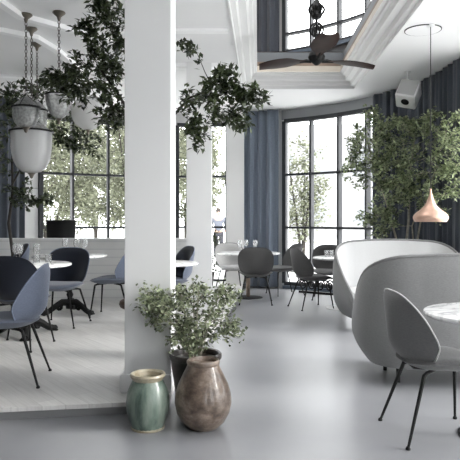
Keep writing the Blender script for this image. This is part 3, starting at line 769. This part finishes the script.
# black bar chair behind the low wall
t = thing('bar_chair', 'black leather bar chair showing above the low wall, against the window', 'chair', (-2.75, 9.72, PH), A(-6))
def bpt(u, v, o):
    g = radians(lerp(200, 340, u)); rr = .215 + .02 * v + o
    return (rr * cos(g), .10 + rr * .8 * sin(g), .85 + .335 * v)
g = MB(); NU = 18
for o_ in (0,):
    g.grid([[bpt(i / NU, v, 0) for i in range(NU + 1)] for v in (0, .25, .5, .75, .97, 1)]); g.grid([[bpt(i / NU, v, .035) for i in range(NU + 1)] for v in (0, .25, .5, .75, .97, 1)])
    g.grid([[bpt(i / NU, 1, 0) for i in range(NU + 1)], [bpt(i / NU, 1.03, .018) for i in range(NU + 1)], [bpt(i / NU, 1, .035) for i in range(NU + 1)]])
    for u in (0, 1): g.grid([[bpt(u, v, 0) for v in (0, .25, .5, .75, .97, 1)], [bpt(u, v, .035) for v in (0, .25, .5, .75, .97, 1)]])
g.build('backrest', M['leather'], t)
g = MB(); g.lathe([(.001, .70), (.20, .70), (.22, .72), (.22, .77), (.19, .795), (.001, .80)], 28, (0, .09, 0)); g.build('seat', M['leather'], t)
for sx in (-1, 1):
    for sy in (-1, 1):
        l = MB(); l.tube([(sx * .13, .09 + sy * .13, .71), (sx * .20, .09 + sy * .20, 0)], [.014, .010], 8); l.build('leg', M['black'], t)
# low scrolled iron grille at the foot of the window
t = thing('scroll_grille', 'low black scrolled iron grille at the foot of the tall window', 'grille', (1.50, 10.42, 0), A(-36))
g = MB(); g.box((-.34, -.02, 0), (.34, .02, .035)); g.box((-.34, -.012, .27), (.34, .012, .295)); g.build('rail', M['iron'], t, smooth=False)
for k in range(4):
    s = MB(); cx = -.255 + .17 * k
    s.tube([(cx + (.078 - .0022 * u) * cos(u * .42), 0, .153 + (.105 - .003 * u) * sin(u * .42)) for u in range(25)], .014, 6); s.build('scroll', M['iron'], t)

# ------------------------------------------------------------------ plants
def leaf(m, p, d, l, w, rnd, fold=.25):
    d = d.normalized(); s = d.cross(Vector((rnd.uniform(-.6, .6), rnd.uniform(-.6, .6), 1)))
    if s.length < 1e-4: s = Vector((1, 0, 0))
    s.normalize(); n = s.cross(d)
    a = p + d * l * .45
    m.add([p, a + s * w + n * w * fold, p + d * l, a - s * w + n * w * fold], [(0, 1, 2), (0, 2, 3)])
def grow(root, stems, targets, wood, leaves, lsize, seed, twig_r=.004, per=9, lw=.26, droop=.15, stem_name='trunk', spread=.09, keep=None, stemr=None):
    """stems: polylines with radii (local); targets: points the twigs reach for"""
    rnd = random.Random(seed); off = Vector(root.location)
    wm = MB(); lm = MB(); nodes = []
    for pts, r0, r1 in stems:
        pts = [Vector(p) for p in pts]; rad = [lerp(r0, r1, i / (len(pts) - 1)) for i in range(len(pts))]
        wm.tube(pts, rad, 8)
        for a, b, k0 in zip(pts, pts[1:], range(len(pts))):
            if k0 >= len(pts) * .25: nodes += [a.lerp(b, u / 4) for u in range(4)]
        nodes.append(pts[-1])
    tg = sorted([Vector(t) - off for t in targets], key=lambda q: min((q - n).length for n in nodes))
    for q in tg:
        if keep and not keep(q + off): continue
        b = min(nodes, key=lambda n: (n - q).length + max(0, n.z - q.z) * .8)
        L = (q - b).length
        if L < 1e-3: continue
        mid = b.lerp(q, .5) + Vector((rnd.uniform(-1, 1), rnd.uniform(-1, 1), rnd.uniform(-.3, 1))) * L * .14
        path = [b, b.lerp(mid, .5), mid, mid.lerp(q, .55) + Vector((0, 0, L * .03)), q]
        for i in range(1, 4): path[i] = path[i] + Vector((rnd.uniform(-1, 1), rnd.uniform(-1, 1), rnd.uniform(-1, 1))) * L * .03
        r = min(twig_r * (1 + L * 2.0), twig_r * 3)
        wm.tube(path, [r, r * .8, r * .65, r * .5, r * .3], 5)
        nodes += path[2:]
        n = int(per * (.7 + .6 * rnd.random()))
        for k in range(n):
            u = max(.35, 1 - .65 * (rnd.random() ** 1.4)); s_ = u * 4; i = min(3, int(s_)); p = path[i].lerp(path[i + 1], s_ - i)
            ax = (path[i + 1] - path[i]).normalized()
            d = ax * .6 + Vector((rnd.gauss(0, .7), rnd.gauss(0, .7), rnd.gauss(-droop, .55)))
            if d.length < .05: continue
            pp = p + Vector((rnd.gauss(0, 1), rnd.gauss(0, 1), rnd.gauss(0, 1))) * spread * .4
            if keep and not keep(pp + off): continue
            leaf(lm, pp, d, lsize * rnd.uniform(.65, 1.25), lsize * lw * rnd.uniform(.8, 1.2), rnd)
    wm.build(stem_name, wood, root)
    lm.build('foliage', leaves, root, fix=False, smooth=False)
def blob(n, px, py, rx, ry, d, rd, seed):
    """n points inside an ellipsoid of the place; its centre seen at px, py"""
    rnd = random.Random(seed); out = []
    while len(out) < n:
        x, y, z = (rnd.uniform(-1, 1) for _ in range(3))
        if x * x + y * y + z * z < 1: out.append(at(px, py, d) + Vector((x * rx * d / F, z * rd, -y * ry * d / F)))
    return out
inroom = lambda p: not (2.08 < p.x < 2.88 and 7.85 < p.y < 8.8 and p.z > 2.70) and (p.x - C[0]) ** 2 + (p.y - C[1]) ** 2 < (R - .30) ** 2 + (0 if p.y > C[1] else 9) and p.x < 2.72 and p.y > 6.75 and p.z < CZ - .15
# shrub in the dark pot
T = blob(70, 172, 306, 34, 20, 4.12, .22, 1) + blob(46, 212, 316, 28, 24, 4.1, .2, 2) + blob(22, 148, 296, 14, 12, 4.1, .12, 3) + blob(22, 226, 296, 14, 12, 4.1, .12, 4) + blob(16, 232, 332, 10, 14, 4.05, .1, 5) + blob(20, 190, 292, 24, 10, 4.15, .15, 6) + blob(26, 188, 342, 16, 14, 4.1, .12, 7) + blob(44, 190, 334, 22, 18, 4.02, .12, 8) + blob(26, 160, 312, 18, 16, 4.08, .12, 9)
st = []
for k, (x, y, z) in enumerate(((-.10, .02, .78), (.02, -.03, .82), (.12, .03, .72), (-.02, .08, .85), (.16, -.04, .62), (-.2, 0, .68))):
    st.append(([(x * .15, y * .3, .33), (x * .3, y * .5, .45), (x * .6, y * .8, .6), (x, y, z)], .008, .003))
grow(shrub, st, T, M['palebark'], M['leafpale'], .033, 11, .0022, 13, .34, .1, 'stem', .05, lambda p: not (p.x < -.40 and p.y > 4.16) and p.y > 3.7)
# tall tree behind the near column
fig = thing('indoor_tree', 'dark-leaved tall tree standing behind the near white column, crown both sides', 'plant', (-.70, 5.3, PH))
g = MB(); g.lathe(spin([(.001, 0), (.11, 0), (.14, .1), (.16, .25), (.165, .33)], .015), 32); g.build('pot', M['darkpot'], fig)
g = MB(); g.lathe([(.001, .30), (.148, .295)], 24); g.build('soil', M['soil'], fig)
T = blob(46, 108, 26, 20, 34, 5.3, .3, 21) + blob(16, 86, 28, 9, 8, 5.3, .12, 33) + blob(75, 96, 72, 30, 28, 5.4, .3, 22) + blob(40, 112, 108, 16, 22, 5.3, .25, 23) + blob(26, 72, 92, 20, 14, 5.5, .25, 24) + blob(26, 60, 80, 18, 8, 5.6, .2, 28)
T += blob(60, 212, 104, 38, 26, 5.0, .25, 25) + blob(22, 222, 80, 14, 18, 4.95, .15, 26) + blob(26, 252, 97, 20, 9, 4.95, .12, 27) + blob(14, 200, 132, 16, 16, 5.0, .15, 29) + blob(8, 186, 47, 9, 5, 5.1, .1, 30) + blob(12, 238, 122, 12, 12, 5.0, .12, 31) + blob(12, 102, 14, 9, 10, 5.2, .12, 32)
grow(fig, [([(0, 0, .28), (.03, 0, .9), (-.02, .02, 1.6), (.02, 0, 2.2), (-.06, 0, 2.7), (-.1, .02, 3.1)], .035, .012), ([(.0, 0, 1.7), (.15, -.05, 2.05), (.35, -.15, 2.25), (.55, -.25, 2.3)], .016, .007), ([(0, .02, 1.7), (-.15, .02, 2.1), (-.35, .05, 2.4), (-.5, .1, 2.6)], .016, .007)],
     T, M['bark'], M['leafdark'], .062, 12, .003, 13, .26, .12, 'trunk', .05, lambda p: p.z < CZ - .05 and not (-.76 < p.x < -.39 and p.y < 4.62))
# thin tree at the left edge
thin = thing('indoor_tree', 'thin dark-stemmed tree at the left photo edge by the window pier', 'plant', (-3.16, 8.62, PH))
g = MB(); g.lathe(spin([(.001, 0), (.11, 0), (.14, .1), (.16, .25), (.165, .33)], .015), 32); g.build('pot', M['darkpot'], thin)
g = MB(); g.lathe([(.001, .30), (.148, .295)], 24); g.build('soil', M['soil'], thin)
T = blob(60, 12, 106, 26, 24, 8.3, .4, 41) + blob(44, 48, 88, 26, 16, 8.3, .35, 42) + blob(50, 62, 128, 34, 22, 8.3, .35, 43) + blob(22, 24, 196, 18, 16, 8.5, .25, 44) + blob(16, 8, 150, 14, 30, 8.5, .3, 45) + blob(22, 86, 146, 18, 14, 8.3, .3, 46) + blob(10, 44, 200, 10, 8, 8.5, .2, 47)
grow(thin, [([(0, 0, .28), (.04, 0, .7), (-.02, 0, 1.15), (.05, -.03, 1.6), (.06, -.08, 2.1), (.15, -.15, 2.6)], .03, .01), ([(.05, -.05, 1.7), (.3, -.15, 2.1), (.6, -.25, 2.4), (.85, -.3, 2.5)], .014, .006)],
     T, M['bark'], M['leafdark'], .085, 13, .004, 12, .26, .1, 'trunk', .07, inroom)
# big light green tree on the right
ficus = thing('indoor_tree', 'bushy light green tree with pale stems behind the far booth sofa', 'plant', (2.52, 8.62, 0))
g = MB(); g.lathe(spin([(.001, 0), (.14, 0), (.17, .1), (.19, .28), (.2, .36)], .018), 32); g.build('pot', M['darkpot'], ficus)
g = MB(); g.lathe([(.001, .33), (.18, .325)], 24); g.build('soil', M['soil'], ficus)
T = blob(230, 420, 156, 46, 54, 8.2, .5, 51) + blob(70, 372, 140, 24, 34, 8.5, .3, 52) + blob(30, 358, 172, 16, 18, 8.6, .2, 53) + blob(50, 392, 196, 22, 30, 8.3, .3, 54) + blob(34, 376, 222, 20, 16, 8.5, .2, 55) + blob(90, 446, 168, 20, 56, 7.4, .35, 56) + blob(50, 456, 160, 14, 50, 7.1, .25, 60) + blob(30, 400, 120, 30, 12, 8.3, .3, 57) + blob(40, 440, 122, 22, 14, 7.9, .3, 58) + blob(10, 352, 148, 8, 10, 8.7, .15, 59)
grow(ficus, [([(-.04, 0, .3), (-.02, -.05, .8), (.02, -.1, 1.3), (.0, -.2, 1.9), (.05, -.3, 2.5)], .024, .009), ([(.05, .02, .3), (.12, -.05, .8), (.18, -.2, 1.4), (.3, -.4, 2.0)], .02, .008), ([(0, -.05, .3), (-.1, 0, .9), (-.25, .05, 1.5), (-.45, .05, 2.1), (-.55, .05, 2.5)], .02, .007), ([(.02, .0, .3), (.1, -.1, .75), (.05, -.15, 1.2), (.16, -.25, 1.6)], .016, .007)],
     T, M['palebark'], M['leaf'], .054, 16, .003, 24, .30, .1, 'trunk', .07, inroom)
# dark plant between columns
pl_ = thing('potted_shrub', 'small dark green plant on the platform between two white columns', 'plant', (-.40, 10.75, PH))
g = MB(); g.lathe(spin([(.001, 0), (.09, 0), (.12, .2), (.13, .26)], .012), 28); g.build('pot', M['darkpot'], pl_)
T = blob(36, 216, 252, 7, 22, 10.9, .12, 61)
grow(pl_, [([(0, 0, .2), (.02, 0, .5), (.04, 0, .85)], .01, .004)], T, M['bark'], M['leafdark'], .055, 14, .003, 12, .3, .1, 'stem', .05)

# ------------------------------------------------------------------ outside
g = MB(); g.add([(-60, 11.0, -.12), (60, 11.0, -.12), (60, 90, -.12), (-60, 90, -.12)], [(0, 1, 2, 3)]); g.add([(-60, -40, -.2), (60, -40, -.2), (60, 11, -.2), (-60, 11, -.2)], [(0, 1, 2, 3)])
struct(g.build('ground_outside', M['pave'], smooth=False), 'pale street paving outside the windows')
rnd = random.Random(99)
for k, (x, y, h, sp, n) in enumerate(((-4.4, 14.6, 4.6, 1.6, 420), (-2.9, 18.2, 5.2, 1.7, 420), (-6.9, 18.5, 5.4, 1.9, 380), (-.80, 15.6, 4.3, .65, 90), (2.05, 17.0, 3.9, .8, 130), (-5.6, 25, 7.0, 2.6, 420), (-11.6, 27, 7.5, 2.9, 380), (-2.4, 32, 6.8, 2.3, 300))):
    lab = ('pale green street tree outside the left window, nearest the pier', 'pale green street tree outside the left window, by near white column', 'street tree farther off outside the left window', 'slim street tree seen between the white columns', 'single street tree outside the tall window right of the blue drape', 'larger street tree across the road behind the left window', 'larger street tree across the road at the far left of the left window', 'larger street tree across the road, next to the near white column')[k]
    tr = thing('street_tree', lab, 'tree', (x, y, -.12), 0, 'street trees outside the windows')
    T = []
    while len(T) < n:
        a, b, c = (rnd.uniform(-1, 1) for _ in range(3))
        if a * a + b * b + c * c < 1: T.append((x + a * sp, y + b * sp * .7, h * .55 + c * h * .42) if k != 3 else (x + a * sp, y + b * sp * .7, h * .72 + c * h * .25))
    s_ = []
    for j in range(4):
        a = rnd.uniform(0, 6.28); s_.append(([(0, 0, 0), (.1 * cos(a), .1 * sin(a), h * .25), (.3 * sp * cos(a), .3 * sp * sin(a), h * .5), (.5 * sp * cos(a), .5 * sp * sin(a), h * .8)], .05, .015))
    grow(tr, s_, T, M['bark'], M['leafout'], .12 if k < 5 else .24, 100 + k, .008, 20, .3, .1, 'trunk', .3)
t = thing('far_building', 'pale building across the street, faint through the tall window', 'building', (11, 42, -.12))
g = MB(); g.box((-9, 0, 0), (9, 8, 8)); g.build('wall', M['facade'], t, smooth=False)
for i in range(6):
    for j in range(2):
        g = MB(); g.box((-8 + i * 2.8, -.05, 1.0 + j * 3.4), (-6.6 + i * 2.8, .05, 3.0 + j * 3.4)); g.build('window', M['darkglass'], t, smooth=False)
# passer-by in the street
per = thing('person', 'person in a grey jacket standing outside between the white columns', 'person', (-.42, 22.0, -.12))
def skin(name, pts, edges, m, parent, sub=2):
    me = bpy.data.meshes.new(name); me.from_pydata([p[:3] for p in pts], edges, []); me.update()
    o = bpy.data.objects.new(name, me); COL.objects.link(o); o.parent = parent
    md = o.modifiers.new('skin', 'SKIN'); md.use_smooth_shade = True
    for i, p in enumerate(pts):
        r = p[3] if len(p) > 4 else p[3]; me.skin_vertices[0].data[i].radius = (p[3], p[4] if len(p) > 4 else p[3])
    me.skin_vertices[0].data[0].use_root = True
    ss = o.modifiers.new('sub', 'SUBSURF'); ss.levels = sub; ss.render_levels = sub
    me.materials.append(m); return o
body = [(0, 0, .98, .15, .11), (0, 0, 1.2, .145, .11), (0, 0, 1.42, .17, .11), (0, 0, 1.53, .055, .055), (0, -.01, 1.62, .075, .085), (0, -.01, 1.74, .07, .085),
        (.21, 0, 1.44, .06, .06), (.26, .02, 1.16, .048, .048), (.22, -.12, .98, .036, .036), (.2, -.16, .92, .035, .025),
        (-.21, 0, 1.44, .06, .06), (-.26, .02, 1.16, .048, .048), (-.24, -.08, .95, .036, .036), (-.22, -.12, .88, .035, .025),
        (.10, 0, .88, .09, .09), (.11, -.01, .50, .062, .062), (.11, .02, .10, .045, .045), (.11, -.12, .04, .04, .03),
        (-.10, 0, .88, .09, .09), (-.11, -.01, .50, .062, .062), (-.11, .02, .10, .045, .045), (-.11, -.12, .04, .04, .03)]
ed = [(0, 1), (1, 2), (2, 3), (3, 4), (4, 5), (2, 6), (6, 7), (7, 8), (8, 9), (2, 10), (10, 11), (11, 12), (12, 13), (0, 14), (14, 15), (15, 16), (16, 17), (0, 18), (18, 19), (19, 20), (20, 21)]
skin('body', body, ed, M['skin'], per)
jk = [(0, 0, .90, .185, .14), (0, 0, 1.2, .17, .135), (0, 0, 1.43, .185, .13), (0, 0, 1.50, .09, .09), (.215, 0, 1.44, .078, .075), (.265, .02, 1.16, .062, .062), (.23, -.11, .99, .05, .05), (-.215, 0, 1.44, .078, .075), (-.265, .02, 1.16, .062, .062), (-.245, -.07, .97, .05, .05)]
skin('jacket', jk, [(0, 1), (1, 2), (2, 3), (2, 4), (4, 5), (5, 6), (2, 7), (7, 8), (8, 9)], M['jacket'], per)
tp = [(0, 0, .95, .15, .12), (.10, 0, .86, .10, .10), (.11, -.01, .50, .078, .078), (.11, .02, .10, .065, .07), (-.10, 0, .86, .10, .10), (-.11, -.01, .50, .078, .078), (-.11, .02, .10, .065, .07)]
skin('trousers', tp, [(0, 1), (1, 2), (2, 3), (0, 4), (4, 5), (5, 6)], M['trousers'], per)
g = MB(); g.lathe([(.001, .125), (.05, .115), (.085, .07), (.095, .02), (.09, -.03), (.07, -.05), (.001, -.03)], 20, (0, .012, 1.70)); g.build('hair', M['hair'], per)

# ------------------------------------------------------------------ light, sky, camera
w = bpy.data.worlds.new('sky'); scene.world = w; w.use_nodes = True
bg = w.node_tree.nodes['Background']; bg.inputs['Color'].default_value = (.975, .985, 1, 1); bg.inputs['Strength'].default_value = 5.6
sun = bpy.data.lights.new('sun', 'SUN'); sun.energy = 2.6; sun.angle = radians(16); sun.color = (1, .97, .93)
so = bpy.data.objects.new('sun', sun); COL.objects.link(so); so.location = (8, -2, 5)
so.rotation_euler = Vector((-1, .16, -.42)).to_track_quat('-Z', 'Y').to_euler()
cam = bpy.data.cameras.new('camera'); cam.sensor_width = 36; cam.lens = 36 * F / 460; cam.shift_y = -(230 - HZ) / 460
co = bpy.data.objects.new('camera', cam); COL.objects.link(co); co.location = (0, 0, H); co.rotation_euler = (pi / 2, 0, 0); cam.clip_end = 300
scene.camera = co
vs = scene.view_settings; vs.view_transform = 'Standard'; vs.look = 'None'; vs.gamma = 1; vs.use_curve_mapping = False; vs.exposure = 0.2
scene.cycles.max_bounces = 10; scene.cycles.diffuse_bounces = 6; scene.cycles.transparent_max_bounces = 24
scene.cycles.use_denoising = True
